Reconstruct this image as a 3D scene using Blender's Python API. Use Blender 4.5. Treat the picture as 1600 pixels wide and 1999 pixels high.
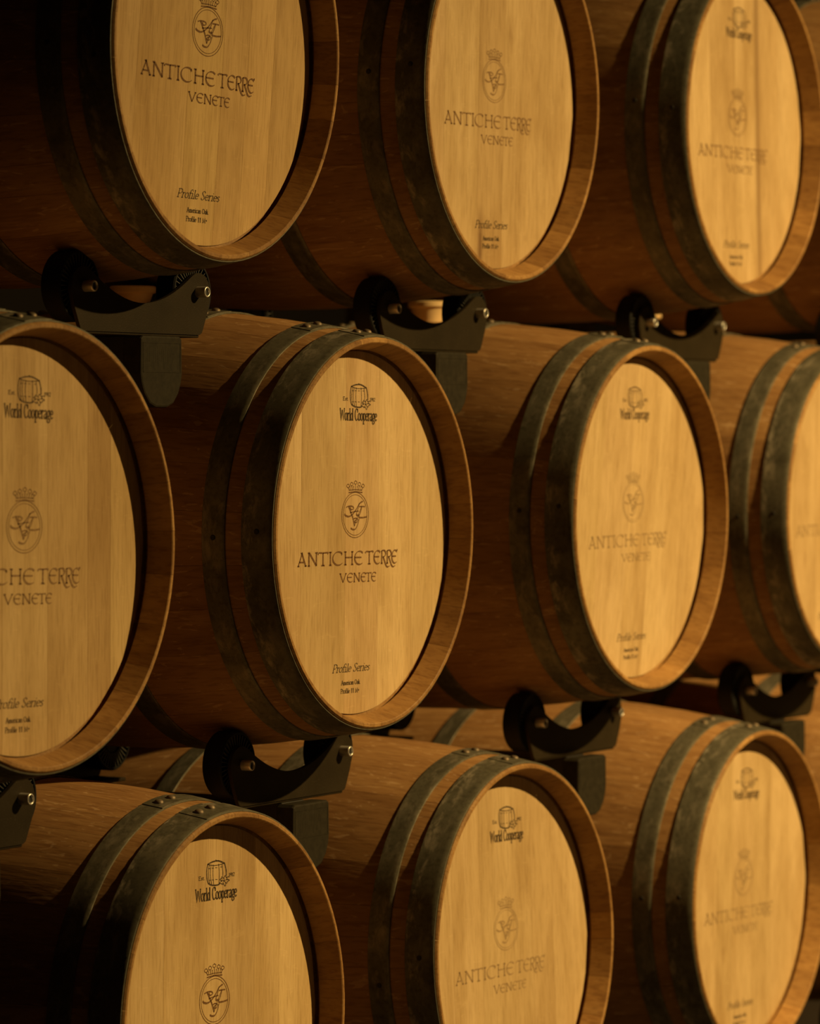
import bpy, bmesh, math, random
from mathutils import Matrix, Vector

for o in list(bpy.data.objects):
    bpy.data.objects.remove(o)
scn = bpy.context.scene
COL = scn.collection
R = random.Random(7)
PI = math.pi

# ------------------------------------------------------------------ camera
CAM = Vector((-4.858850, -2.846160, 0.156010))
YAW, PITCH, ROLL, FPX = 1.046840, -0.022570, -0.000650, 7389.79
fw = Vector((math.sin(YAW) * math.cos(PITCH), math.cos(YAW) * math.cos(PITCH), math.sin(PITCH)))
r0 = Vector((math.cos(YAW), -math.sin(YAW), 0)); u0 = r0.cross(fw)
rr = r0 * math.cos(ROLL) + u0 * math.sin(ROLL)
uu = -r0 * math.sin(ROLL) + u0 * math.cos(ROLL)
cam = bpy.data.cameras.new('camera')
cam.sensor_fit = 'HORIZONTAL'; cam.sensor_width = 36.0; cam.lens = FPX / 1600 * 36
cam.clip_start = 0.05; cam.clip_end = 100
cam.dof.use_dof = True; cam.dof.focus_distance = 5.42; cam.dof.aperture_fstop = 6.0
co = bpy.data.objects.new('camera', cam); COL.objects.link(co)
m = Matrix((rr, uu, -fw)).transposed().to_4x4(); m.translation = CAM
co.matrix_world = m
scn.camera = co

# ------------------------------------------------------------------ world, lamp, exposure
w = bpy.data.worlds.new('cellar_air'); scn.world = w; w.use_nodes = True
bg = w.node_tree.nodes['Background']
bg.inputs[0].default_value = (1.0, 0.26, 0.05, 1); bg.inputs[1].default_value = 0.004
def downlight(name, loc, energy, col, size):
    l = bpy.data.lights.new(name, 'AREA'); l.shape = 'DISK'; l.size = size; l.energy = energy; l.color = col
    o = bpy.data.objects.new(name, l); COL.objects.link(o); o.location = loc
    return o
lamp = downlight('cellar_downlight', (1.7, -3.0, 1.98), 392, (1.0, 0.66, 0.235), 0.10)
lamp.rotation_euler = (0, math.radians(-8), 0)      # tipped a little away from the left end
vs = scn.view_settings
vs.view_transform = 'Standard'; vs.look = 'None'; vs.gamma = 1.0; vs.exposure = 0.0
vs.use_curve_mapping = False
scn.display_settings.display_device = 'sRGB'

# ------------------------------------------------------------------ materials
def mat(name):
    mt = bpy.data.materials.new(name); mt.use_nodes = True
    nt = mt.node_tree; b = nt.nodes['Principled BSDF']
    return mt, nt, b
def nd(nt, t, **kw):
    n = nt.nodes.new(t)
    for k, v in kw.items(): setattr(n, k, v)
    return n
def ramp(nt, fac, stops):
    n = nd(nt, 'ShaderNodeValToRGB'); e = n.color_ramp.elements
    while len(e) > 1: e.remove(e[0])
    e[0].position = stops[0][0]; e[0].color = (*stops[0][1], 1)
    for q, c in stops[1:]:
        x = e.new(q); x.color = (*c, 1)
    nt.links.new(fac, n.inputs[0]); return n.outputs[0]
def mixc(nt, mode, fac, a, b):
    n = nd(nt, 'ShaderNodeMix', data_type='RGBA', blend_type=mode)
    for i, v in ((0, fac), (6, a), (7, b)):
        if hasattr(v, 'links'): nt.links.new(v, n.inputs[i])
        elif i == 0: n.inputs[0].default_value = v
        else: n.inputs[i].default_value = (*v, 1)
    return n.outputs[2]
def noise(nt, vec, scale, det=4, rough=0.55, dist=0.0):
    n = nd(nt, 'ShaderNodeTexNoise'); n.inputs['Scale'].default_value = scale
    n.inputs['Detail'].default_value = det; n.inputs['Roughness'].default_value = rough
    n.inputs['Distortion'].default_value = dist
    if vec is not None: nt.links.new(vec, n.inputs['Vector'])
    return n.outputs[0]
def coords(nt, scale, jitter=37.0):
    """object coordinates, stretched, shifted by the object's own random number"""
    tc = nd(nt, 'ShaderNodeTexCoord'); oi = nd(nt, 'ShaderNodeObjectInfo')
    mu = nd(nt, 'ShaderNodeMath', operation='MULTIPLY'); mu.inputs[1].default_value = jitter
    nt.links.new(oi.outputs['Random'], mu.inputs[0])
    mp = nd(nt, 'ShaderNodeMapping'); mp.inputs['Scale'].default_value = scale
    nt.links.new(tc.outputs['Object'], mp.inputs['Vector'])
    ad = nd(nt, 'ShaderNodeVectorMath', operation='ADD')
    nt.links.new(mp.outputs[0], ad.inputs[0]); nt.links.new(mu.outputs[0], ad.inputs[1])
    return ad.outputs[0], oi
def bump(nt, b, h, strength, dist):
    n = nd(nt, 'ShaderNodeBump'); n.inputs['Strength'].default_value = strength
    n.inputs['Distance'].default_value = dist
    nt.links.new(h, n.inputs['Height']); nt.links.new(n.outputs[0], b.inputs['Normal'])

def oak_head(name='oak_head', stain=None):
    mt, nt, b = mat(name)
    v, oi = coords(nt, (48, 48, 2.2)); g1 = noise(nt, v, 1.0, 4, .55)
    v2, _ = coords(nt, (9, 9, 3.0)); g2 = noise(nt, v2, 1.0, 4, .55, .8)
    v3, _ = coords(nt, (330, 330, 24)); g3 = noise(nt, v3, 1.0, 3, .6)
    v4, _ = coords(nt, (34, 34, 120)); g4 = noise(nt, v4, 1.0, 2, .5, 1.6)
    v5, _ = coords(nt, (30, 30, 12)); g5 = noise(nt, v5, 1.0, 2, .5)
    c = ramp(nt, g1, [(.28, (.575, .41, .21)), (.52, (.635, .462, .248)), (.76, (.675, .50, .282))])
    c = mixc(nt, 'MULTIPLY', .75, c, ramp(nt, g2, [(.30, (.68, .61, .50)), (.62, (1, 1, 1))]))
    c = mixc(nt, 'MULTIPLY', .42, c, ramp(nt, g3, [(.34, (.58, .52, .42)), (.52, (1, 1, 1))]))
    c = mixc(nt, 'ADD', ramp(nt, g4, [(.62, (0, 0, 0)), (.74, (.05, .05, .05))]), c, (.8, .66, .42))
    c = mixc(nt, 'MULTIPLY', ramp(nt, g5, [(.70, (0, 0, 0)), (.80, (.45, .45, .45))]), c, (.62, .52, .42))
    c = mixc(nt, 'MULTIPLY', 1.0, c, oi.outputs['Color'])
    if stain:       # an old wine run down the wood, with a ragged edge
        x0, hw_, z0, z1, amt = stain
        tc = nd(nt, 'ShaderNodeTexCoord'); sp = nd(nt, 'ShaderNodeSeparateXYZ'); nt.links.new(tc.outputs['Object'], sp.inputs[0])
        def mth(op, a, b_):
            n = nd(nt, 'ShaderNodeMath', operation=op)
            for i, q in enumerate((a, b_)):
                if hasattr(q, 'links'): nt.links.new(q, n.inputs[i])
                else: n.inputs[i].default_value = q
            return n.outputs[0]
        dx = mth('ABSOLUTE', mth('SUBTRACT', sp.outputs[0], x0), 0)
        fx = mth('SUBTRACT', 1.0, mth('MINIMUM', mth('DIVIDE', dx, hw_), 1.0))
        dz = mth('ABSOLUTE', mth('SUBTRACT', sp.outputs[2], (z0 + z1) / 2), 0)
        fz = mth('MINIMUM', mth('MAXIMUM', mth('DIVIDE', mth('SUBTRACT', (z1 - z0) / 2, dz), .05), 0.0), 1.0)
        f = mth('MULTIPLY', mth('MULTIPLY', fx, fz), mth('MULTIPLY', mth('ADD', g1, g2), amt))
        c = mixc(nt, 'MIX', mth('MINIMUM', f, .85), c, (.17, .085, .03))
    nt.links.new(c, b.inputs['Base Color']); b.inputs['Roughness'].default_value = .62
    b.inputs['Specular IOR Level'].default_value = .25
    bump(nt, b, g3, .2, .0005)
    return mt
def oak_stave(name, lo, mid, hi, fleck, tone=.07):
    mt, nt, b = mat(name)
    v, oi = coords(nt, (55, 4, 55)); g1 = noise(nt, v, 1.0, 5, .6)
    v2, _ = coords(nt, (9, 3, 9)); g2 = noise(nt, v2, 1.0, 4, .55, .5)
    v3, _ = coords(nt, (210, 12, 210)); g3 = noise(nt, v3, 1.0, 2, .5)
    v4, _ = coords(nt, (62, 15, 62)); g4 = noise(nt, v4, 1.0, 2, .5, 2.4)
    c = ramp(nt, g1, [(.30, lo), (.52, mid), (.74, hi)])
    c = mixc(nt, 'MULTIPLY', .6, c, ramp(nt, g2, [(.30, (.62, .55, .5)), (.62, (1, 1, 1))]))
    c = mixc(nt, 'MULTIPLY', .55, c, ramp(nt, g3, [(.36, (.62, .55, .5)), (.5, (1, 1, 1))]))
    c = mixc(nt, 'ADD', ramp(nt, g4, [(.625, (0, 0, 0)), (.67, (fleck,) * 3)]), c, (.75, .62, .42))
    # every stave a tone of its own
    c = mixc(nt, 'MULTIPLY', 1.0, c, ramp(nt, oi.outputs['Random'], [(0, (1 - 1.5 * tone, 1 - 1.8 * tone, 1 - 2 * tone)), (.5, (1 - .5 * tone, 1 - .6 * tone, 1 - .7 * tone)), (1, (1 + tone, 1 + tone, 1 + tone))]))
    nt.links.new(c, b.inputs['Base Color']); b.inputs['Roughness'].default_value = .60
    b.inputs['Specular IOR Level'].default_value = .3
    bump(nt, b, g3, .35, .0008)
    return mt
def hoop_steel():
    mt, nt, b = mat('galvanised_hoop_steel')
    v, oi = coords(nt, (16, 16, 16)); g1 = noise(nt, v, 1.0, 5, .62, .4)
    v2, _ = coords(nt, (130, 130, 130)); g2 = noise(nt, v2, 1.0, 3, .6)
    v3, _ = coords(nt, (26, 60, 26)); g3 = noise(nt, v3, 1.0, 5, .7, .3)
    c = ramp(nt, g1, [(.30, (.095, .086, .058)), (.52, (.165, .155, .112)), (.75, (.22, .205, .148))])
    c = mixc(nt, 'MULTIPLY', .5, c, ramp(nt, g2, [(.34, (.45, .42, .38)), (.52, (1, 1, 1))]))
    tc = nd(nt, 'ShaderNodeTexCoord'); sp = nd(nt, 'ShaderNodeSeparateXYZ'); nt.links.new(tc.outputs['Object'], sp.inputs[0])
    edge = ramp(nt, sp.outputs[1], [(.018, (.12,) * 3), (.046, (1,) * 3), (.060, (.35,) * 3)])
    sc = mixc(nt, 'MULTIPLY', 1.0, ramp(nt, g3, [(.50, (0, 0, 0)), (.64, (.85, .85, .85))]), edge)
    c = mixc(nt, 'MIX', sc, c, (.50, .44, .35))
    nt.links.new(c, b.inputs['Base Color']); b.inputs['Metallic'].default_value = .45
    rg = ramp(nt, g1, [(.3, (.62,) * 3), (.7, (.44,) * 3)]); nt.links.new(rg, b.inputs['Roughness'])
    bump(nt, b, g2, .15, .0006)
    return mt
def plain(name, col, rough, metal=0.0, var=.25, scale=60, spec=.5):
    mt, nt, b = mat(name)
    v, _ = coords(nt, (scale,) * 3); g = noise(nt, v, 1.0, 4, .6)
    lo = tuple(c * (1 - var) for c in col); hi = tuple(min(1, c * (1 + var)) for c in col)
    nt.links.new(ramp(nt, g, [(.3, lo), (.7, hi)]), b.inputs['Base Color'])
    b.inputs['Roughness'].default_value = rough; b.inputs['Metallic'].default_value = metal
    b.inputs['Specular IOR Level'].default_value = spec
    bump(nt, b, g, .12, .0008)
    return mt
def saddle_paint():
    mt, nt, b = mat('hammered_saddle_paint')
    v, _ = coords(nt, (420,) * 3); g = noise(nt, v, 1.0, 3, .7)
    v2, _ = coords(nt, (14,) * 3); g2 = noise(nt, v2, 1.0, 3, .6)
    c = ramp(nt, g2, [(.3, (.021, .015, .007)), (.7, (.031, .0225, .011))])
    c = mixc(nt, 'ADD', ramp(nt, g, [(.62, (0, 0, 0)), (.70, (.12, .12, .12))]), c, (.30, .26, .18))
    nt.links.new(c, b.inputs['Base Color']); b.inputs['Roughness'].default_value = .55
    b.inputs['Specular IOR Level'].default_value = .12
    bump(nt, b, g, .3, .0008)
    return mt

M = dict(head=oak_head(),
         head_t2=oak_head('oak_head_wine_run', (-.040, .013, -.30, -.17, .95)),
         head_t3=oak_head('oak_head_wine_seam', (.082, .016, -.30, .30, .62)),
         stave=oak_stave('oak_stave_outside', (.37, .196, .074), (.44, .243, .095), (.50, .295, .122), .20),
         chime=oak_stave('oak_stave_end', (.34, .180, .058), (.43, .245, .084), (.49, .295, .112), .02, .16),
         hoop=hoop_steel(),
         rivet=plain('rivet_iron', (.20, .15, .10), .55, .4),
         nail=plain('nail_dark', (.03, .025, .02), .7),
         saddle=saddle_paint(),
         rubber=plain('black_roller_plastic', (.005, .005, .005), .6, 0, .25, 60, .25),
         rib=plain('grey_roller_rib', (.075, .072, .062), .5),
         bolt=plain('bright_bolt_steel', (.80, .77, .72), .36, .75, .05),
         socket=plain('bolt_socket', (.02, .02, .02), .7),
         cap=plain('grey_end_cap', (.028, .0235, .0145), .7, 0, .25, 90, .12),
         bung=plain('tan_silicone', (.80, .58, .30), .45, 0, .06, 40),
         post=plain('pale_grey_post', (.36, .30, .21), .7, 0, .15, 20),
         frame=plain('black_rack_steel', (.018, .017, .016), .6),
         floor=plain('cellar_floor_concrete', (.032, .021, .013), .8, 0, .2, 6),
         wall=plain('cellar_wall_plaster', (.016, .011, .007), .9, 0, .12, 5))
def ink(name, col, fade):
    """burnt or stamped print: the ink lets some of the grain through"""
    mt, nt, b = mat(name)
    v, _ = coords(nt, (150, 150, 5), 0); g1 = noise(nt, v, 1.0, 5, .6)
    v2, _ = coords(nt, (900, 900, 300), 0); g2 = noise(nt, v2, 1.0, 2, .6)
    wood = ramp(nt, g1, [(.30, (.48, .33, .165)), (.7, (.60, .43, .235))])
    f = ramp(nt, g2, [(.38, (max(0, fade - .18),) * 3), (.66, (min(1, fade + .22),) * 3)])
    nt.links.new(mixc(nt, 'MIX', f, col, wood), b.inputs['Base Color'])
    b.inputs['Roughness'].default_value = .7; b.inputs['Specular IOR Level'].default_value = .2
    return mt
INK = {'brand': [ink('burnt_brand_print', (.120, .046, .013), .10),
                 ink('burnt_brand_print_pale', (.15, .064, .020), .34),
                 ink('burnt_brand_print_faded', (.15, .08, .03), .58)],
       'coop': [ink('black_stamp_print', (.018, .010, .006), .04),
                ink('black_stamp_print_pale', (.04, .02, .01), .22)]}

# ------------------------------------------------------------------ mesh helpers
def mesh(name, verts, faces, mats, fmat=None, smooth=None):
    me = bpy.data.meshes.new(name); me.from_pydata(verts, [], faces)
    for x in mats: me.materials.append(x)
    if fmat: me.polygons.foreach_set('material_index', fmat)
    bm = bmesh.new(); bm.from_mesh(me); bmesh.ops.recalc_face_normals(bm, faces=bm.faces); bm.to_mesh(me); bm.free()
    if smooth:
        me.polygons.foreach_set('use_smooth', [True] * len(me.polygons))
        me.set_sharp_from_angle(angle=math.radians(smooth))
    me.update(); return me
def put(name, me, parent=None, loc=(0, 0, 0), rot=(0, 0, 0), col=None):
    o = bpy.data.objects.new(name, me); COL.objects.link(o)
    o.location = loc; o.rotation_euler = rot
    if parent: o.parent = parent
    if col: o.color = (*col, 1)
    return o
def empty(name, loc, rot=(0, 0, 0)):
    o = bpy.data.objects.new(name, None); COL.objects.link(o)
    o.empty_display_size = .1; o.location = loc; o.rotation_euler = rot
    return o
def tag(o, label, cat, group=None):
    o['label'] = label; o['category'] = cat
    if group: o['group'] = group
def box(x0, x1, y0, y1, z0, z1):
    v = [(x, y, z) for x in (x0, x1) for y in (y0, y1) for z in (z0, z1)]
    f = [(0, 1, 3, 2), (4, 6, 7, 5), (0, 4, 5, 1), (2, 3, 7, 6), (0, 2, 6, 4), (1, 5, 7, 3)]
    return v, f
def boxmesh(name, mt, *a, bev=0.0):
    v, f = box(*a); me = mesh(name, v, f, [mt])
    if bev:
        bm = bmesh.new(); bm.from_mesh(me)
        bmesh.ops.bevel(bm, geom=bm.edges[:], offset=bev, segments=2, profile=.5, affect='EDGES')
        bm.to_mesh(me); bm.free()
    return me
def lathe_y(name, prof, mt, seg=40, smooth=35):
    """closed profile of (y, r) turned about the y axis"""
    v, f = [], []; n = len(prof)
    for i in range(seg):
        a = 2 * PI * i / seg
        v += [(r * math.cos(a), y, r * math.sin(a)) for y, r in prof]
    for i in range(seg):
        j = (i + 1) % seg
        for k in range(n):
            l = (k + 1) % n
            f.append((i * n + k, i * n + l, j * n + l, j * n + k))
    return mesh(name, v, f, [mt], smooth=smooth)
def prism_y(name, pts, y0, y1, mt, smooth=None):
    """outline in x,z extruded from y0 to y1"""
    n = len(pts)
    v = [(x, y0, z) for x, z in pts] + [(x, y1, z) for x, z in pts]
    f = [tuple(range(n)), tuple(range(2 * n - 1, n - 1, -1))]
    f += [(i, (i + 1) % n, n + (i + 1) % n, n + i) for i in range(n)]
    return mesh(name, v, f, [mt], smooth=smooth)
def struct(name, me):
    o = put(name, me); o['kind'] = 'structure'; return o

# ------------------------------------------------------------------ the cellar
FLOOR = -1.205
struct('floor', boxmesh('floor', M['floor'], -9, 12, -9, 4.0, FLOOR - .1, FLOOR))
struct('wall_back', boxmesh('wall_back', M['wall'], -9, 12, 3.6, 3.8, FLOOR, 4.2))
struct('wall_right', boxmesh('wall_right', M['wall'], 11.8, 12, -9, 3.8, FLOOR, 4.2))
struct('ceiling', boxmesh('ceiling', M['wall'], -9, 12, -9, 4.0, 4.2, 4.3))

# ------------------------------------------------------------------ barrel: dimensions and shared meshes
L, R0, RB = 0.88, 0.290, 0.3375
HEAD_R, HEAD_Y = 0.2705, 0.040
def rad(y):
    t = (y - L / 2) / (L / 2); return R0 + (RB - R0) * (1 - t * t)
def stave_meshes(n=30):
    rn = random.Random(3); ws = [rn.uniform(.72, 1.3) for _ in range(n)]; s = sum(ws); a = 0; out = []
    ys = [.0025, .05, .11, .18, .26, .35, .445, .54, .63, .71, .78, .84, L - .0025]
    prof = [(0, R0 - .002, 1)] + [(y, rad(y), 0) for y in ys] + [(L, R0 - .002, 1), (L, .2815, 1), (L - .034, .2730, 1), (L - .041, .268, 1),
            (L - .10, .281, 1), (L / 2, .311, 1), (.10, .281, 1), (.043, .267, 1), (.041, .2795, 1), (.0345, .2795, 1), (.034, .2730, 1), (.001, .2825, 1), (0, .2838, 1)]
    k = len(prof); nseg = 3
    for w_ in ws:
        a1 = a + 2 * PI * w_ / s; g = .0006
        v = []; f = []; fm = []
        for i in range(nseg + 1):
            t = a + g + (a1 - a - 2 * g) * i / nseg
            v += [(r * math.cos(t), y, r * math.sin(t)) for y, r, _ in prof]
        for i in range(nseg):
            for q in range(k):
                l = (q + 1) % k
                f.append((i * k + q, i * k + l, (i + 1) * k + l, (i + 1) * k + q))
                fm.append(1 if (prof[q][2] or prof[l][2]) else 0)
        f.append(tuple(range(k))); fm.append(1)
        f.append(tuple(range(nseg * k + k - 1, nseg * k - 1, -1))); fm.append(1)
        out.append(mesh('stave', v, f, [M['stave'], M['chime']], fm, smooth=25)); a = a1
    return out
STAVES = stave_meshes()
def board_mesh(x0, x1, mt=None, r=HEAD_R, y0=HEAD_Y, y1=HEAD_Y + .02):
    g = .00005; a, b = max(x0 + g, -r + 1e-4), min(x1 - g, r - 1e-4); n = 10
    top = [(a + (b - a) * i / n) for i in range(n + 1)]
    zc = lambda x: math.sqrt(max(r * r - x * x, 0))
    pts = [(x, zc(x)) for x in top] + [(x, -zc(x)) for x in reversed(top)]
    if zc(a) < 1e-3: pts.pop()
    c = .0002
    inner = [(min(max(x, a + c), b - c), z) for x, z in pts]; N = len(pts)
    v = [(x, y0, z) for x, z in inner] + [(x, y0 + c, z) for x, z in pts] + [(x, y1, z) for x, z in pts]
    f = [tuple(range(N)), tuple(range(3 * N - 1, 2 * N - 1, -1))]
    for s in (0, N):
        f += [(s + i, s + (i + 1) % N, s + N + (i + 1) % N, s + N + i) for i in range(N)]
    return mesh('head_board', v, f, [mt or M['head']])
REAR_HEAD = lathe_y('rear_head', [(L - .06, .001), (L - .06, HEAD_R), (L - .04, HEAD_R), (L - .04, .001)], M['head'])
def hoop_set(bilge):
    h = [(.0035, .050), (.075, .110), (bilge, bilge + .038)]
    return h + [(L - e, L - a) for a, e in h]
def hoop_mesh(a, b):
    th = .0021; bv = .0007
    n = 5; ys = [a + (b - a) * i / n for i in range(n + 1)]
    off = .0004
    ra = lambda y: max(rad(y), R0 + .0003) + off
    prof = [(a, ra(a)), (a, ra(a) + th - bv), (a + bv, ra(a) + th)] + [(y, ra(y) + th) for y in ys[1:-1]] + [(b - bv, ra(b) + th), (b, ra(b) + th - bv), (b, ra(b))]
    return lathe_y('hoop', prof, M['hoop'], seg=96, smooth=40)
def dome(name, r, h, mt, n=12):
    v = []; f = []
    rings = [(r, 0), (r * .92, h * .45), (r * .6, h * .85)]
    for q, z in rings: v += [(q * math.cos(2 * PI * i / n), q * math.sin(2 * PI * i / n), z) for i in range(n)]
    v.append((0, 0, h))
    for k in range(2):
        f += [(k * n + i, k * n + (i + 1) % n, (k + 1) * n + (i + 1) % n, (k + 1) * n + i) for i in range(n)]
    f += [(2 * n + i, 2 * n + (i + 1) % n, 3 * n) for i in range(n)]
    return mesh(name, v, f, [mt], smooth=60)
RIVET = dome('rivet', .0068, .0042, M['rivet'])
NAIL = dome('nail', .0042, .0011, M['nail'])
def lap_mesh(a, b):
    """the lapped end of a hoop strip, one strip thickness proud"""
    n = 5; th = .0021; v = []; f = []
    a0, a1 = 0.0, .20
    for i in range(n + 1):
        t = a0 + (a1 - a0) * i / n
        for y, d in ((a + .001, .0022), (b - .001, .0022), (b - .001, .0036), (a + .001, .0036)):
            r = max(rad(y), R0 + .0003) + d
            v.append((r * math.cos(t), y, r * math.sin(t)))
    for i in range(n):
        for k in range(4):
            f.append((4 * i + k, 4 * i + (k + 1) % 4, 4 * i + 4 + (k + 1) % 4, 4 * i + 4 + k))
    f += [(0, 1, 2, 3), (4 * n + 3, 4 * n + 2, 4 * n + 1, 4 * n)]
    return mesh('hoop_lap', v, f, [M['hoop']], smooth=30)
HOOP_VAR = {}
def hoop_meshes(bilge):
    if bilge not in HOOP_VAR:
        HOOP_VAR[bilge] = [(h, hoop_mesh(*h), lap_mesh(*h)) for h in hoop_set(bilge)]
    return HOOP_VAR[bilge]

# ------------------------------------------------------------------ print on the heads: pen strokes laid flat on the wood
class Pen:
    def __init__(s): s.v = []; s.f = []
    def stroke(s, pts, hw, nib=0.0, ang=.6, cap=True):
        """hw: half width, nib: extra half width of a broad pen held at ang"""
        P = [Vector(p) for p in pts]; n = len(P)
        if n < 2: return
        tang = []
        for i in range(n):
            d = P[min(i + 1, n - 1)] - P[max(i - 1, 0)]
            tang.append(d.normalized() if d.length > 1e-9 else Vector((1, 0)))
        b = len(s.v)
        nv = Vector((math.cos(ang), math.sin(ang)))
        for i, (p, d) in enumerate(zip(P, tang)):
            if n > 2 and 0 < i < n - 1:
                d1 = (P[i] - P[i - 1]).normalized(); d2 = (P[i + 1] - P[i]).normalized()
                k = 1 / max(.5, math.sqrt(max(0, (1 + d1.dot(d2)) / 2)))
            else: k = 1
            h = (hw + nib * abs(d.x * nv.y - d.y * nv.x)) * k
            o = Vector((-d.y, d.x)) * h
            e = Vector((0, 0))
            if cap and i == 0: e = -d * hw * .6
            if cap and i == n - 1: e = d * hw * .6
            s.v += [tuple(p + o + e), tuple(p - o + e)]
        for i in range(n - 1):
            s.f.append((b + 2 * i, b + 2 * i + 1, b + 2 * i + 3, b + 2 * i + 2))
    def dot(s, x, z, r, n=10):
        b = len(s.v); s.v += [(x + r * math.cos(2 * PI * i / n), z + r * math.sin(2 * PI * i / n)) for i in range(n)]
        s.f.append(tuple(range(b, b + n)))
    def mesh(s, name, mt, y):
        me = bpy.data.meshes.new(name)
        me.from_pydata([(x, y, z) for x, z in s.v], [], s.f); me.materials.append(mt)
        bm = bmesh.new(); bm.from_mesh(me)
        for fc in bm.faces:
            fc.normal_update()
            if fc.normal.y > 0: fc.normal_flip()
        bm.to_mesh(me); bm.free(); return me
def arc(cx, cy, rx, ry, a0, a1, n=14):
    return [(cx + rx * math.cos(math.radians(a0 + (a1 - a0) * i / n)), cy + ry * math.sin(math.radians(a0 + (a1 - a0) * i / n))) for i in range(n + 1)]
def curve(pts, n=8):
    """smooth line through points"""
    P = [pts[0]] + list(pts) + [pts[-1]]; out = []
    for i in range(1, len(P) - 2):
        for k in range(n):
            t = k / n; q = []
            for c in (0, 1):
                p0, p1, p2, p3 = P[i - 1][c], P[i][c], P[i + 1][c], P[i + 2][c]
                q.append(.5 * (2 * p1 + (p2 - p0) * t + (2 * p0 - 5 * p1 + 4 * p2 - p3) * t * t + (3 * p1 - p0 - 3 * p2 + p3) * t ** 3))
            out.append(tuple(q))
    out.append(tuple(pts[-1])); return out
# broad-pen capitals in a unit box
UNC = {
 'A': [[(.02, .0), (.50, 1.0)], [(.44, 1.02), (.92, .0)], [(.16, .30), (.72, .30)], [(-.06, .0), (.16, .0)], [(.82, .0), (1.04, .02)], [(.34, 1.0), (.52, 1.03)]],
 'N': [[(.10, 0), (.10, .98)], [(.0, 1.0), (.14, 1.0), (.86, .02)], [(.88, 0), (.88, 1.0)], [(.76, 1.0), (1.0, 1.02)], [(.0, 0), (.2, 0)]],
 'T': [[(.50, 0), (.50, .96)], curve([(.0, .86), (.08, .98), (.5, .97), (.92, .99), (1.0, .90)]), [(.34, 0), (.66, 0)]],
 'I': [[(.5, 0), (.5, 1)], [(.1, 1), (.9, 1)], [(.1, 0), (.9, 0)]],
 'C': [arc(.56, .5, .52, .52, 52, 318, 22), [(.86, .92), (.90, .78)]],
 'H': [[(.10, 0), (.10, 1)], [(-.04, 1), (.2, 1)], [(-.02, 0), (.22, 0)], [(.10, .56), (.88, .56)], [(.88, 0), (.88, 1)], [(.78, 1), (1.0, 1)], [(.78, 0), (1.0, 0)]],
 'E': [arc(.60, .5, .56, .52, 48, 308, 22), [(.06, .54), (.82, .54)]],
 'R': [[(.12, 0), (.12, 1)], [(-.02, 0), (.26, 0)], curve([(.0, .94), (.2, 1.02), (.6, 1.0), (.80, .78), (.62, .56), (.30, .50)]), curve([(.36, .52), (.62, .22), (.84, .0), (1.06, -.02)])],
 'Q': [[(.12, 0), (.12, 1)], [(-.02, 0), (.26, 0)], curve([(.0, .94), (.2, 1.02), (.6, 1.0), (.80, .78), (.62, .56), (.30, .50)]), curve([(.36, .52), (.60, .20), (.86, -.16), (1.15, -.30), (1.5, -.22)])],
 'V': [[(.02, 1), (.50, .0)], [(.48, 0), (.96, 1.0)], [(-.08, 1), (.18, 1)], [(.86, 1), (1.06, 1)]],
}
KX = .287 / 877.0
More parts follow.
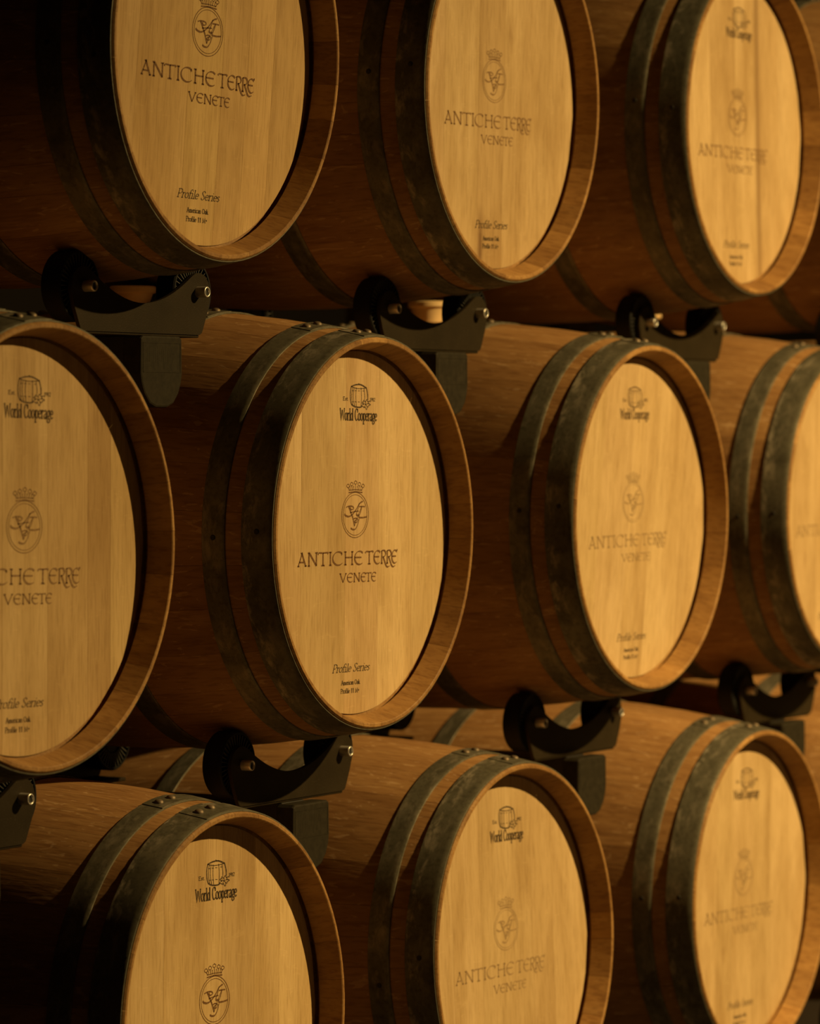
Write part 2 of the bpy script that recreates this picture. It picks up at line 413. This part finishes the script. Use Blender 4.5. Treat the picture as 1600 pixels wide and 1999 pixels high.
def brand_pen():
    P = Pen()
    def put_word(items, z0, h, hw, nib):
        for ch, a, b in items:
            x0 = -.165 + (a - 200) * KX; wd = (b - a) * KX
            for st in UNC[ch]:
                P.stroke([(x0 + x * wd, z0 + z * h) for x, z in st], hw, nib, .5)
    put_word([('A', 206, 276), ('N', 290, 372), ('T', 376, 462), ('I', 470, 494), ('C', 500, 592), ('H', 606, 682), ('E', 692, 768),
              ('T', 790, 860), ('E', 866, 924), ('Q', 932, 984), ('Q', 982, 1034), ('E', 1028, 1076)], -.0475, .0190, .00055, .00125)
    P.dot(.1225, -.0275, .0012); P.dot(.1225, -.0288, .0009)
    put_word([('V', 568, 622), ('E', 630, 680), ('N', 688, 744), ('E', 752, 796), ('T', 796, 844), ('E', 846, 888)], -.0735, .0128, .00045, .00085)
    # crest: double oval, crown, monogram
    cx, cz = -.0025, .0262
    P.stroke(arc(cx, cz, .0388, .0338, 0, 360, 64), .00060, cap=False)
    P.stroke(arc(cx, cz, .0345, .0302, 0, 360, 64), .00045, cap=False)
    u = lambda x, y: (cx + (x - 705) * KX, cz - (y - 1293) * .0001643)
    def mono(pts, hw=.0005, nib=.0006): P.stroke(curve([u(*q) for q in pts], 6), hw * 1.3, nib * 1.5, .9)
    mono([(772, 1170), (742, 1190), (715, 1240), (682, 1286), (650, 1306), (622, 1298), (612, 1284)])
    mono([(742, 1188), (730, 1235), (716, 1290), (740, 1296)])
    mono([(660, 1272), (700, 1262), (735, 1258)], .0004, .0003)
    mono([(626, 1222), (650, 1212), (682, 1216), (690, 1236), (668, 1244), (662, 1222)], .0004, .0004)
    mono([(648, 1216), (664, 1262), (684, 1320), (700, 1392)], .0005, .0005)
    mono([(700, 1392), (716, 1340), (738, 1280), (760, 1222)], .0004, .0003)
    mono([(742, 1218), (764, 1216), (790, 1218)], .0004, .0004)
    mono([(764, 1220), (752, 1270), (738, 1312), (770, 1318), (806, 1312)], .0005, .0005)
    mono([(690, 1330), (708, 1322), (728, 1334), (722, 1358), (704, 1360), (702, 1344), (716, 1340)], .0004, .0004)
    mono([(740, 1330), (728, 1380), (708, 1420), (684, 1424), (668, 1412)], .0005, .0005)
    # crown
    c = lambda x, y: (cx + (x - 705) * KX, cz + .0338 + (1088 - y) * .0001643)
    P.stroke([c(648, 1090), c(705, 1082), c(766, 1090)], .0010)
    P.stroke([c(648, 1070), c(705, 1063), c(764, 1070)], .0006)
    for x, y in ((640, 1036), (672, 1020), (706, 1006), (740, 1020), (772, 1036)):
        P.stroke(arc(*c(x, y - 6), .0040, .0024, 0, 360, 14), .00055, cap=False)
        P.dot(*c(x, y - 22), .0009, 8)
        P.stroke([c(705 + (x - 705) * .78, 1070), c(x, y + 8)], .00065)
    for x in (656, 689, 722, 755):
        P.stroke([c(705 + (x - 705) * .85, 1070), c(x, 1040)], .00050); P.dot(*c(x, 1036), .0011, 8)
    return P
# a small upright book hand for the stamps: advance, strokes (x height .62, cap height 1)
oo = arc(.26, .31, .22, .31, 0, 360, 16)
SM = {
 'W': (1.05, [[(.05, 1), (.28, .0), (.50, .86)], [(.48, .86), (.74, 0), (.96, 1)], [(-.03, 1), (.14, 1)], [(.88, 1), (1.04, 1)]]),
 'o': (.54, [oo]), 'e': (.50, [[(.06, .34), (.44, .34)] , arc(.26, .31, .21, .31, 15, 320, 14)]),
 'r': (.42, [[(.12, 0), (.12, .62)], curve([(.12, .42), (.24, .6), (.40, .58)]), [(.0, 0), (.24, 0)], [(.02, .62), (.12, .62)]]),
 'l': (.28, [[(.14, 0), (.14, 1.02)], [(.0, 0), (.28, 0)], [(.03, 1.0), (.14, 1.02)]]),
 'd': (.58, [arc(.24, .31, .20, .31, 0, 360, 14), [(.46, 0), (.46, 1.02)], [(.46, 0), (.56, 0)], [(.36, 1.0), (.46, 1.02)]]),
 'C': (.70, [arc(.38, .5, .32, .5, 48, 312, 18), [(.60, .98), (.62, .70)]]),
 'p': (.58, [[(.12, -.30), (.12, .62)], arc(.32, .31, .20, .31, 0, 360, 14), [(.0, -.30), (.26, -.30)]]),
 'a': (.52, [curve([(.06, .52), (.22, .63), (.38, .54), (.40, .36), (.40, 0), (.50, .02)]), curve([(.40, .36), (.16, .32), (.05, .16), (.18, .0), (.40, .14)])]),
 'g': (.54, [arc(.25, .38, .19, .24, 0, 360, 14), curve([(.14, .16), (.12, .04), (.40, -.02), (.46, -.18), (.26, -.30), (.06, -.20), (.12, -.04)]), [(.38, .56), (.52, .62)]]),
 'P': (.62, [[(.12, 0), (.12, 1)], [(.0, 0), (.26, 0)], curve([(.02, 1.0), (.3, 1.02), (.54, .9), (.56, .66), (.36, .48), (.12, .48)])]),
 'f': (.36, [curve([(.42, .98), (.30, 1.04), (.18, .9), (.16, .6), (.15, 0)]), [(.02, .62), (.34, .62)], [(.04, 0), (.28, 0)]]),
 'i': (.28, [[(.14, 0), (.14, .62)], [(.02, 0), (.26, 0)], [(.04, .62), (.14, .62)], [(.13, .86), (.15, .90)]]),
 'S': (.58, [curve([(.48, .84), (.40, .98), (.22, 1.0), (.10, .82), (.22, .58), (.40, .42), (.48, .2), (.32, .0), (.12, .04), (.06, .2)], 5)]),
 's': (.42, [curve([(.34, .52), (.22, .62), (.08, .5), (.2, .34), (.34, .18), (.22, .0), (.06, .08)], 5)]),
 'A': (.72, [[(.04, 0), (.35, 1.0)], [(.33, 1.0), (.66, 0)], [(.16, .34), (.52, .34)], [(-.04, 0), (.16, 0)], [(.52, 0), (.76, 0)]]),
 'm': (.86, [[(.10, 0), (.10, .62)], curve([(.10, .44), (.24, .62), (.38, .5), (.39, 0)]), curve([(.39, .44), (.54, .62), (.69, .5), (.70, 0)]), [(0, 0), (.2, 0)], [(.3, 0), (.48, 0)], [(.6, 0), (.8, 0)]]),
 'n': (.58, [[(.10, 0), (.10, .62)], curve([(.10, .44), (.26, .62), (.42, .5), (.43, 0)]), [(0, 0), (.2, 0)], [(.34, 0), (.53, 0)]]),
 'c': (.46, [arc(.26, .31, .21, .31, 48, 312, 14)]),
 'O': (.78, [arc(.38, .5, .33, .5, 0, 360, 20)]),
 'k': (.56, [[(.12, 0), (.12, 1.02)], [(.44, .62), (.14, .26)], [(.22, .36), (.50, 0)], [(0, 0), (.24, 0)], [(.4, 0), (.58, 0)]]),
 'M': (.92, [[(.12, 0), (.14, 1), (.45, .08), (.76, 1), (.78, 0)], [(0, 0), (.24, 0)], [(.66, 0), (.90, 0)]]),
 '1': (.56, [[(.14, .84), (.28, 1), (.28, 0)], [(.18, 0), (.38, 0)]]),
 '9': (.5, [arc(.25, .70, .19, .28, 0, 360, 12), curve([(.44, .70), (.40, .3), (.16, 0)])]),
 '2': (.5, [curve([(.06, .8), (.22, 1.0), (.42, .82), (.30, .46), (.05, .0)]), [(.05, 0), (.44, 0)]]),
 '+': (.5, [[(.06, .5), (.40, .5)], [(.23, .3), (.23, .7)]]),
 'E': (.6, [[(.1, 0), (.1, 1)], [(0, 1), (.5, 1), (.5, .86)], [(.1, .52), (.4, .52)], [(0, 0), (.5, 0), (.52, .16)]]),
 't': (.36, [curve([(.16, .84), (.16, .1), (.24, .0), (.34, .06)]), [(.02, .62), (.32, .62)]]),
 '.': (.24, [[(.10, .02), (.13, .05)]]), ' ': (.34, []),
}
def write(P, text, x0, x1, z0, h, hw, nib, slant=0.0):
    tot = sum(SM[c][0] for c in text); k = (x1 - x0) / tot; x = x0
    for c in text:
        for st in SM[c][1]:
            P.stroke([(x + (px + slant * pz) * k, z0 + pz * h) for px, pz in st], hw, nib, .25)
        x += SM[c][0] * k
def coop_pen():
    P = Pen()
    write(P, 'World Cooperage', -.049, .0585, .1672, .0172, .00058, .00080)
    write(P, 'Est.', -.0405, -.0245, .1965, .0052, .00032, .0002)
    write(P, '1912', .0375, .0530, .1965, .0050, .00032, .0002)
    # a cask standing on end with a vine leaf at its foot
    s = lambda pts, hw=.0006, nib=.0003: P.stroke(curve(pts, 6), hw, nib)
    s([(-.0170, .2175), (-.0195, .2080), (-.0188, .1965), (-.0155, .1905)], .0008)
    s([(.0270, .2160), (.0305, .2070), (.0310, .1985)], .0008)
    s([(-.0170, .2175), (-.0040, .2202), (.0110, .2205), (.0270, .2160)], .0009)
    s([(-.0170, .2175), (-.0030, .2150), (.0120, .2148), (.0270, .2160)], .0004)
    s([(-.0155, .1905), (-.0060, .1875), (.0060, .1868), (.0125, .1875)], .0009)
    for a, b_, c_ in ((-.0128, -.0152, -.0118), (-.0085, -.0105, -.0070), (-.0025, -.0035, -.0020), (.0115, .0128, .0118), (.0195, .0222, .0210)):
        s([(a, .2160), (b_, .2030), (c_, .1880 if a < .015 else .1975)], .0004, .0002)
    for z in (.2115, .1950):
        for a in (-.0150, -.0060, .0030, .0160):
            s([(a, z), (a + .0045, z - .0003)], .0004, .0001)
    P.dot(.0045, .2218, .0011)
    lx, lz = .0255, .1915
    leaf = []
    for i in range(57):
        t = 2 * PI * i / 56; q = 1 + .20 * math.cos(5 * t + .5) + .20 * math.cos(9 * t)
        leaf.append((lx + .0100 * q * math.cos(t), lz + .0056 * q * math.sin(t)))
    P.stroke(leaf, .0006, 0, cap=False)
    for t in (20, 92, 164, 236, 308):
        P.stroke([(lx, lz), (lx + .008 * math.cos(math.radians(t)), lz + .0048 * math.sin(math.radians(t)))], .0005)
    s([(lx + .006, lz + .004), (lx + .011, lz + .0052), (lx + .013, lz + .0035)], .0004)
    return P
def profile_pen():
    P = Pen()
    write(P, 'Profile Series', -.0645, .0425, -.2070, .0118, .00036, .00058, .26)
    write(P, 'American Oak', -.0383, .0155, -.2262, .0066, .00034, .00034)
    write(P, 'Profile 11 M+', -.0398, .0140, -.2386, .0066, .00034, .00034)
    return P
PENS = {'brand': brand_pen(), 'coop': coop_pen(), 'profile': profile_pen()}
PRINT = {}
def print_mesh(kind, ink_mat):
    key = (kind, ink_mat.name)
    if key not in PRINT: PRINT[key] = PENS[kind].mesh(kind, ink_mat, HEAD_Y - .00025)
    return PRINT[key]

# ------------------------------------------------------------------ barrels
def barrel(c, tilt, yaw, joints, tints, bang, tang, fade, cfade, label, seed, bilge, stain):
    rn = random.Random(seed)
    b = empty('wine_barrel', c, (tilt, 0, yaw))
    tag(b, label, 'barrel', 'oak barrels in the stacked wall')
    spin = rn.uniform(0, 2 * PI)
    for me in STAVES: put('stave', me, b, rot=(0, spin, 0))
    xs = [-HEAD_R] + list(joints) + [HEAD_R]
    for i in range(len(xs) - 1):
        t = tints[i % len(tints)]
        put('head_board', board_mesh(xs[i], xs[i + 1], M[stain] if stain else None), b, rot=(0, bang, 0), col=t)
    put('rear_head', REAR_HEAD, b)
    for (a, e), hoop_me, lap_me in hoop_meshes(bilge):
        ha = rn.uniform(0, 2 * PI)
        h = put('hoop', hoop_me, b, rot=(0, ha, 0))
        ym = (a + e) / 2; r = max(rad(ym), R0 + .0003)
        base = PI / 2 + rn.uniform(-.02, .16)       # angle of the lap, measured in the barrel's x,z plane
        put('hoop_lap', lap_me, h, rot=(0, -(base - .10) - ha, 0))
        for s in (-.055, .045):
            an = base + s
            rv = put('rivet', RIVET, h)
            slope = math.atan((rad(e) - rad(a)) / (e - a))
            # world direction (cos an, sin an) in x,z; undo the hoop's own turn
            rv.matrix_local = Matrix.Rotation(-ha, 4, 'Y') @ Matrix.Rotation(-(an - PI / 2), 4, 'Y') @ Matrix.Translation((0, ym, r + .0036)) @ Matrix.Rotation(slope, 4, 'X')
        an = PI + rn.uniform(-.15, .12)
        nl = put('nail', NAIL, h)
        nl.matrix_local = Matrix.Rotation(-ha, 4, 'Y') @ Matrix.Rotation(-(an - PI / 2), 4, 'Y') @ Matrix.Translation((0, ym, r + .0024))
    q = put('brand_print', print_mesh('brand', INK['brand'][fade]), b, rot=(0, tang, 0)); q['label'] = 'burnt-in oval crest with crown and lettering'
    q = put('cooperage_stamp', print_mesh('coop', INK['coop'][cfade]), b, rot=(0, tang, 0)); q['label'] = 'black stamp of a cask above lettering'
    q = put('profile_stamp', print_mesh('profile', INK['coop'][cfade]), b, rot=(0, tang, 0)); q['label'] = 'small black printed lettering'
    return b
def tn(*v): return [(x, x * y, x * z) for x, y, z in v]
D2 = math.radians
BAR = {}
def add(key, c, tilt, yaw, joints, tints, bang, tang, fade, cfade, label):
    BAR[key] = (c, tilt)
    barrel(c, tilt, yaw, joints, tints, D2(bang), D2(tang), fade, cfade, label, len(BAR) * 13 + 1,
           {'B': .315}.get(key[0], .28 if key == 'M3' else .25), {'T2': 'head_t2', 'T3': 'head_t3'}.get(key))
NEU = tn((1, 1, 1), (.93, .98, .96), (1.05, 1, 1), (.97, .98, .95), (1.02, 1, .98), (.92, .97, .95), (1, 1, 1))
add('T1', (-.4317, -.0044, .6769), .0353, .0030, (-.172, -.045, .040, .1055, .1723),
    tn((1.03, .95, .84), (.98, .93, .76), (1.0, .95, .76), (.97, .93, .78), (1.04, .93, .78), (.90, .92, .76)), 3.5, 1.0, 0, 0,
    'oak barrel nearest the top left corner, its dim head cut by the upper edge')
add('T2', (.4223, .0092, .6768), .0163, .0075, (-.165, -.054, .0305, .150),
    tn((1.04, 1, 1.03), (1, 1, .98), (.92, .97, .93), (1.03, 1, 1), (1.0, 1, 1)), 0.5, -1.2, 1, 0,
    'middle oak barrel of the top row, a dark streak through its lower lettering')
add('T3', (1.3046, -.0024, .6821), .0014, .0003, (-.2, -.113, -.01, .082, .175),
    tn((1, 1, 1), (1.04, 1, 1), (.95, .98, .95), (1.02, 1, 1), (.93, .97, .94), (1, 1, 1)), -2.4, -1.0, 1, 1,
    'oak barrel at the top right corner, its cask stamp touching the upper edge')
add('M1', (-.8709, -.0073, .0005), -.0011, -.0021, (-.16, -.05, .0497, .1406, .1931),
    tn((1, .97, .9), (1.0, .96, .88), (1.03, .97, .9), (.97, .95, .86), (.86, .92, .80), (1.0, .97, .86)), .5, 1.4, 1, 1,
    'oak barrel in the middle row cut off by the left edge of the picture')
add('M2', (-.0125, .0075, -.0021), .0040, -.0009, (-.1553, -.0307, .0653, .1657),
    tn((1.12, 1, 1), (1.0, .99, .94), (1.08, .97, .96), (1.17, 1, .99), (1.04, 1, .97)), .6, .7, 0, 0,
    'sharpest oak barrel in the centre of the picture with crisp crest and lettering')
add('M3', (.885, -.005, .0015), -.0002, -.0039, (-.20, -.1249, -.02, .0611, .18),
    tn((1, 1, 1), (.97, 1, .97), (1.03, 1, 1.02), (1.0, .99, .97), (1.06, 1.01, 1.02), (1, 1, 1)), 8.0, -.3, 2, 1,
    'oak barrel right of the central one with a faded crest on its bright head')
add('M4', (1.7385, .0035, .0002), .0073, -.0009, (-.18, -.07, .05, .16), NEU, 1, -.5, 2, 1,
    'oak barrel in the middle row cut off by the right edge of the picture')
add('B1', (-.4099, -.0001, -.6736), -.0279, .0067, (-.215, -.1342, .0132, .100, .168),
    tn((1.12, 1, .96), (1.02, .98, .92), (1.08, .98, .90), (1.0, .97, .90), (1.14, .99, .93), (1.18, .99, .92)), 4.0, 1.7, 0, 0,
    'oak barrel at the bottom left whose head is cut by the lower edge')
add('B2', (.4518, .0038, -.6729), -.0318, -.0156, (-.17, -.080, .0845, .1537),
    tn((1.02, 1, 1), (1.04, 1, 1), (.98, 1, .98), (.90, .97, .92), (1.03, 1, 1)), -.5, 1.2, 2, 0,
    'middle oak barrel of the bottom row with a pale crest and slanting lettering')
add('B3', (1.3299, -.0042, -.681), .0011, .0019, (-.1957, -.1157, -.0517, .0352, .1129),
    tn((1.02, 1, 1), (1.04, 1, 1), (.97, 1, .97), (1.02, 1, 1), (.98, 1, .98), (1.03, 1, 1)), 1.0, 1.5, 2, 1,
    'blurred oak barrel at the bottom right corner with faded lettering')
add('T4', (2.176, 0, .680), .004, 0, (-.15, -.03, .06, .17), NEU, 2, 0, 1, 1,
    'oak barrel of the top row showing only its side at the right edge')
add('M5', (2.610, 0, 0), .003, 0, (-.15, -.03, .06, .17), NEU, -1, 0, 2, 1,
    'oak barrel side seen beyond the rightmost head of the middle row')
add('B4', (2.201, 0, -.678), .0, 0, (-.15, -.03, .06, .17), NEU, 1, 0, 2, 1,
    'oak barrel of the bottom row showing only its side at the right edge')

# ------------------------------------------------------------------ roller cradles and the rack behind
AX, AZ, PY, RW = .141, -.343, .150, .0495
PR = .615      # back face of the rear saddle
def saddle_outline():
    pts = []
    # right ear, clockwise from the bottom right corner; mirrored for the left
    right = [(.145, -.4045), (.151, -.402), (.154, -.397)] + [(.166, -.372), (.1735, -.350)]
    right += [(AX + .003 + .029 * math.cos(math.radians(t)), AZ + .002 + .026 * math.sin(math.radians(t))) for t in (5, 30, 55, 80, 105, 130)]
    n = 11; a0 = right[-1]
    for i in range(1, n):
        x = a0[0] * (1 - i / n); s = abs(x / a0[0])
        z = -.3625 + (a0[1] + .3625) * s ** 1.9
        right.append((x, z))
    left = [(-x, z) for x, z in reversed(right)]
    return right + [(0, -.3625)] + left
OUT = saddle_outline()
SADDLE_F = prism_y('saddle_plate', OUT, PY, PY + .006, M['saddle'], smooth=30)
SADDLE_R = prism_y('saddle_plate', OUT, PR - .006, PR, M['saddle'], smooth=30)
FLANGE_F = boxmesh('saddle_flange', M['saddle'], -.147, .147, PY + .002, PY + .060, -.4085, -.4025, bev=.0015)
FLANGE_R = boxmesh('saddle_flange', M['saddle'], -.147, .147, PR - .060, PR - .002, -.4085, -.4025, bev=.0015)
ROLLER = lathe_y('roller', [(.0, .001), (.003, .001), (.003, .020), (.001, .0215), (.005, .0225), (.005, .0440), (.0, .0450), (.0, RW - .002), (.002, RW), (.030, RW), (.032, RW - .002), (.032, .0450), (.027, .0440), (.027, .0225), (.031, .0215), (.029, .020), (.029, .001)][1:], M['rubber'], seg=48)
def rib_mesh():
    V, F = [], []
    for i in range(36):
        a = 2 * PI * i / 36
        v, f = box(.0225, .0443, .0012, .0052, -.0005, .0005)
        b = len(V)
        V += [(x * math.cos(a) - z * math.sin(a), y, x * math.sin(a) + z * math.cos(a)) for x, y, z in v]
        F += [tuple(b + q for q in g) for g in f]
        b = len(V)
        V += [(x * math.cos(a) - z * math.sin(a), .032 - y, x * math.sin(a) + z * math.cos(a)) for x, y, z in v]
        F += [tuple(b + q for q in g) for g in f]
    return mesh('roller_ribs', V, F, [M['rib']])
RIBS = rib_mesh()
BOLT = lathe_y('axle_bolt', [(-.0150, .0052), (-.0162, .0055), (-.0168, .0060), (-.0169, .0067), (-.0166, .0074), (-.0158, .0079), (-.0146, .0080), (.0, .0080), (.0, .0052)], M['bolt'], seg=28, smooth=60)
SOCKET = prism_y('bolt_socket', [(.0052 * math.cos(PI / 3 * i), .0052 * math.sin(PI / 3 * i)) for i in range(6)], -.0138, -.002, M['socket'])
RAIL = boxmesh('rail', M['frame'], -.032, .032, .150, 1.010, -.472, -.4085, bev=.002)
def cap_outline():
    right = [(.046, -.409), (.0515, -.413), (.0525, -.462), (.0500, -.475), (.043, -.490), (.030, -.504), (.014, -.5095)]
    return right + [(-x, z) for x, z in reversed(right)]
CAP = prism_y('end_cap', cap_outline(), .118, .1495, M['cap'])
def bevel_mesh(me, off):
    bm = bmesh.new(); bm.from_mesh(me)
    ed = [e for e in bm.edges if len(e.link_faces) == 2 and e.calc_face_angle(0) > 1.0]
    bmesh.ops.bevel(bm, geom=ed, offset=off, segments=2, profile=.5, affect='EDGES'); bm.to_mesh(me); bm.free()
bevel_mesh(CAP, .003)
def emblem_mesh():
    """raised frame and worn upright ridges moulded on the cap"""
    V, F = [], []
    def ad(*a):
        v, f = box(*a); b = len(V); V.extend(v); F.extend(tuple(b + q for q in g) for g in f)
    y0, y1 = .1176, .1185
    ad(-.047, .047, y0, y1, -.4195, -.4185); ad(-.047, .047, y0, y1, -.4605, -.4590)
    ad(-.047, -.0460, y0, y1, -.4605, -.4185); ad(.0460, .047, y0, y1, -.4605, -.4185)
    rn = random.Random(5)
    for i in range(13):
        x = -.037 + i * .0052; z1 = -.424 - abs(i - 5) % 4 * .002; z0 = z1 - rn.uniform(.008, .026)
        ad(x, x + .0022, .1179, y1, max(z0, -.456), z1)
    return mesh('emblem', V, F, [M['cap']])
EMBLEM = emblem_mesh()
def cradle(c, tilt, label, dz=0):
    x, y, z = c
    k = empty('roller_cradle', (x, y, z + tilt * .44 + dz)); tag(k, label, 'cradle', 'roller cradles carrying the barrels')
    put('saddle_plate', SADDLE_F, k); put('saddle_plate', SADDLE_R, k)
    put('saddle_flange', FLANGE_F, k); put('saddle_flange', FLANGE_R, k)
    for s in (-1, 1):
        r = put('roller', ROLLER, k, (s * AX, PY + .0085, AZ)); put('roller_ribs', RIBS, r)['kind'] = 'stuff'
        r = put('roller', ROLLER, k, (s * AX, PR - .0085, AZ), (0, 0, PI)); put('roller_ribs', RIBS, r)['kind'] = 'stuff'
        for yy, rz in ((PY, 0), (PR, PI)):
            b = put('axle_bolt', BOLT, k, (s * AX, yy, AZ), (0, 0, rz)); put('bolt_socket', SOCKET, b)
    put('rail', RAIL, k)
    e = put('end_cap', CAP, k); put('emblem', EMBLEM, e)['kind'] = 'stuff'
    return k
CL = {'T1': 'dark roller cradle under the top left barrel, above the left-edge barrel',
      'T2': 'dark roller cradle under the middle barrel of the top row',
      'T3': 'dark roller cradle under the top right barrel',
      'T4': 'dark roller cradle carrying the top-row barrel beyond the right edge',
      'M1': 'dark roller cradle half cut off at the lower left edge, with one bright bolt',
      'M2': 'dark roller cradle under the central barrel, above the bottom left barrel',
      'M3': 'dark roller cradle under the barrel right of the central one',
      'M4': 'dark roller cradle at the right edge between middle and bottom rows',
      'M5': 'dark roller cradle carrying the middle-row barrel beyond the right edge',
      'B1': 'roller cradle on the floor under the bottom left barrel',
      'B2': 'roller cradle on the floor under the middle bottom barrel',
      'B3': 'roller cradle on the floor under the bottom right barrel',
      'B4': 'roller cradle on the floor under the bottom barrel beyond the right edge'}
for key, (c, tl) in BAR.items():
    cradle(c, tl, CL[key])
rack = empty('rack_frame', (.9, 1.055, FLOOR)); tag(rack, 'steel rack frame standing behind the barrels, seen through the gaps', 'rack')
for key, (c, tl) in BAR.items():
    if key[0] == 'T':
        put('post', boxmesh('post', M['frame'], -.03, .03, -.025, .025, 0, c[2] - .40 - FLOOR), rack, (c[0] - .9, 0, 0))
    if key[0] == 'M':
        q = put('post', boxmesh('post', M['post'], -.06, .06, -.025, .025, 0, 1.25 - FLOOR), rack, (c[0] - .9, 0, 0)); q['label'] = 'broad pale grey post'

# ------------------------------------------------------------------ bungs in the barrel tops
def bung_mesh():
    prof = [(.0005, .0355), (.034, .0355), (.0360, .0335), (.0360, .0262), (.0345, .0245), (.0310, .0235), (.0240, .0030), (.0235, -.0008), (.0005, -.0008)]
    v, f = [], []; n = len(prof); seg = 32
    for i in range(seg):
        a = 2 * PI * i / seg; v += [(r * math.cos(a), r * math.sin(a), z) for r, z in prof]
    for i in range(seg):
        j = (i + 1) % seg
        f += [(i * n + k, i * n + k + 1, j * n + k + 1, j * n + k) for k in range(n - 1)]
    return mesh('barrel_bung', v, f, [M['bung']], smooth=40)
BUNG = bung_mesh()
for key, lab in (('M2', 'tan silicone bung whose edge glints through the top left cradle'), ('M3', 'tan silicone bung seen through the cradle of the middle top barrel'),
                 ('M4', 'tan silicone bung glimpsed through the cradle of the top right barrel')):
    c, tl = BAR[key]
    o = put('barrel_bung', BUNG, loc=(c[0], c[1] + L / 2, c[2] + RB + tl * L / 2)); tag(o, lab, 'bung', 'silicone bungs in the barrels')
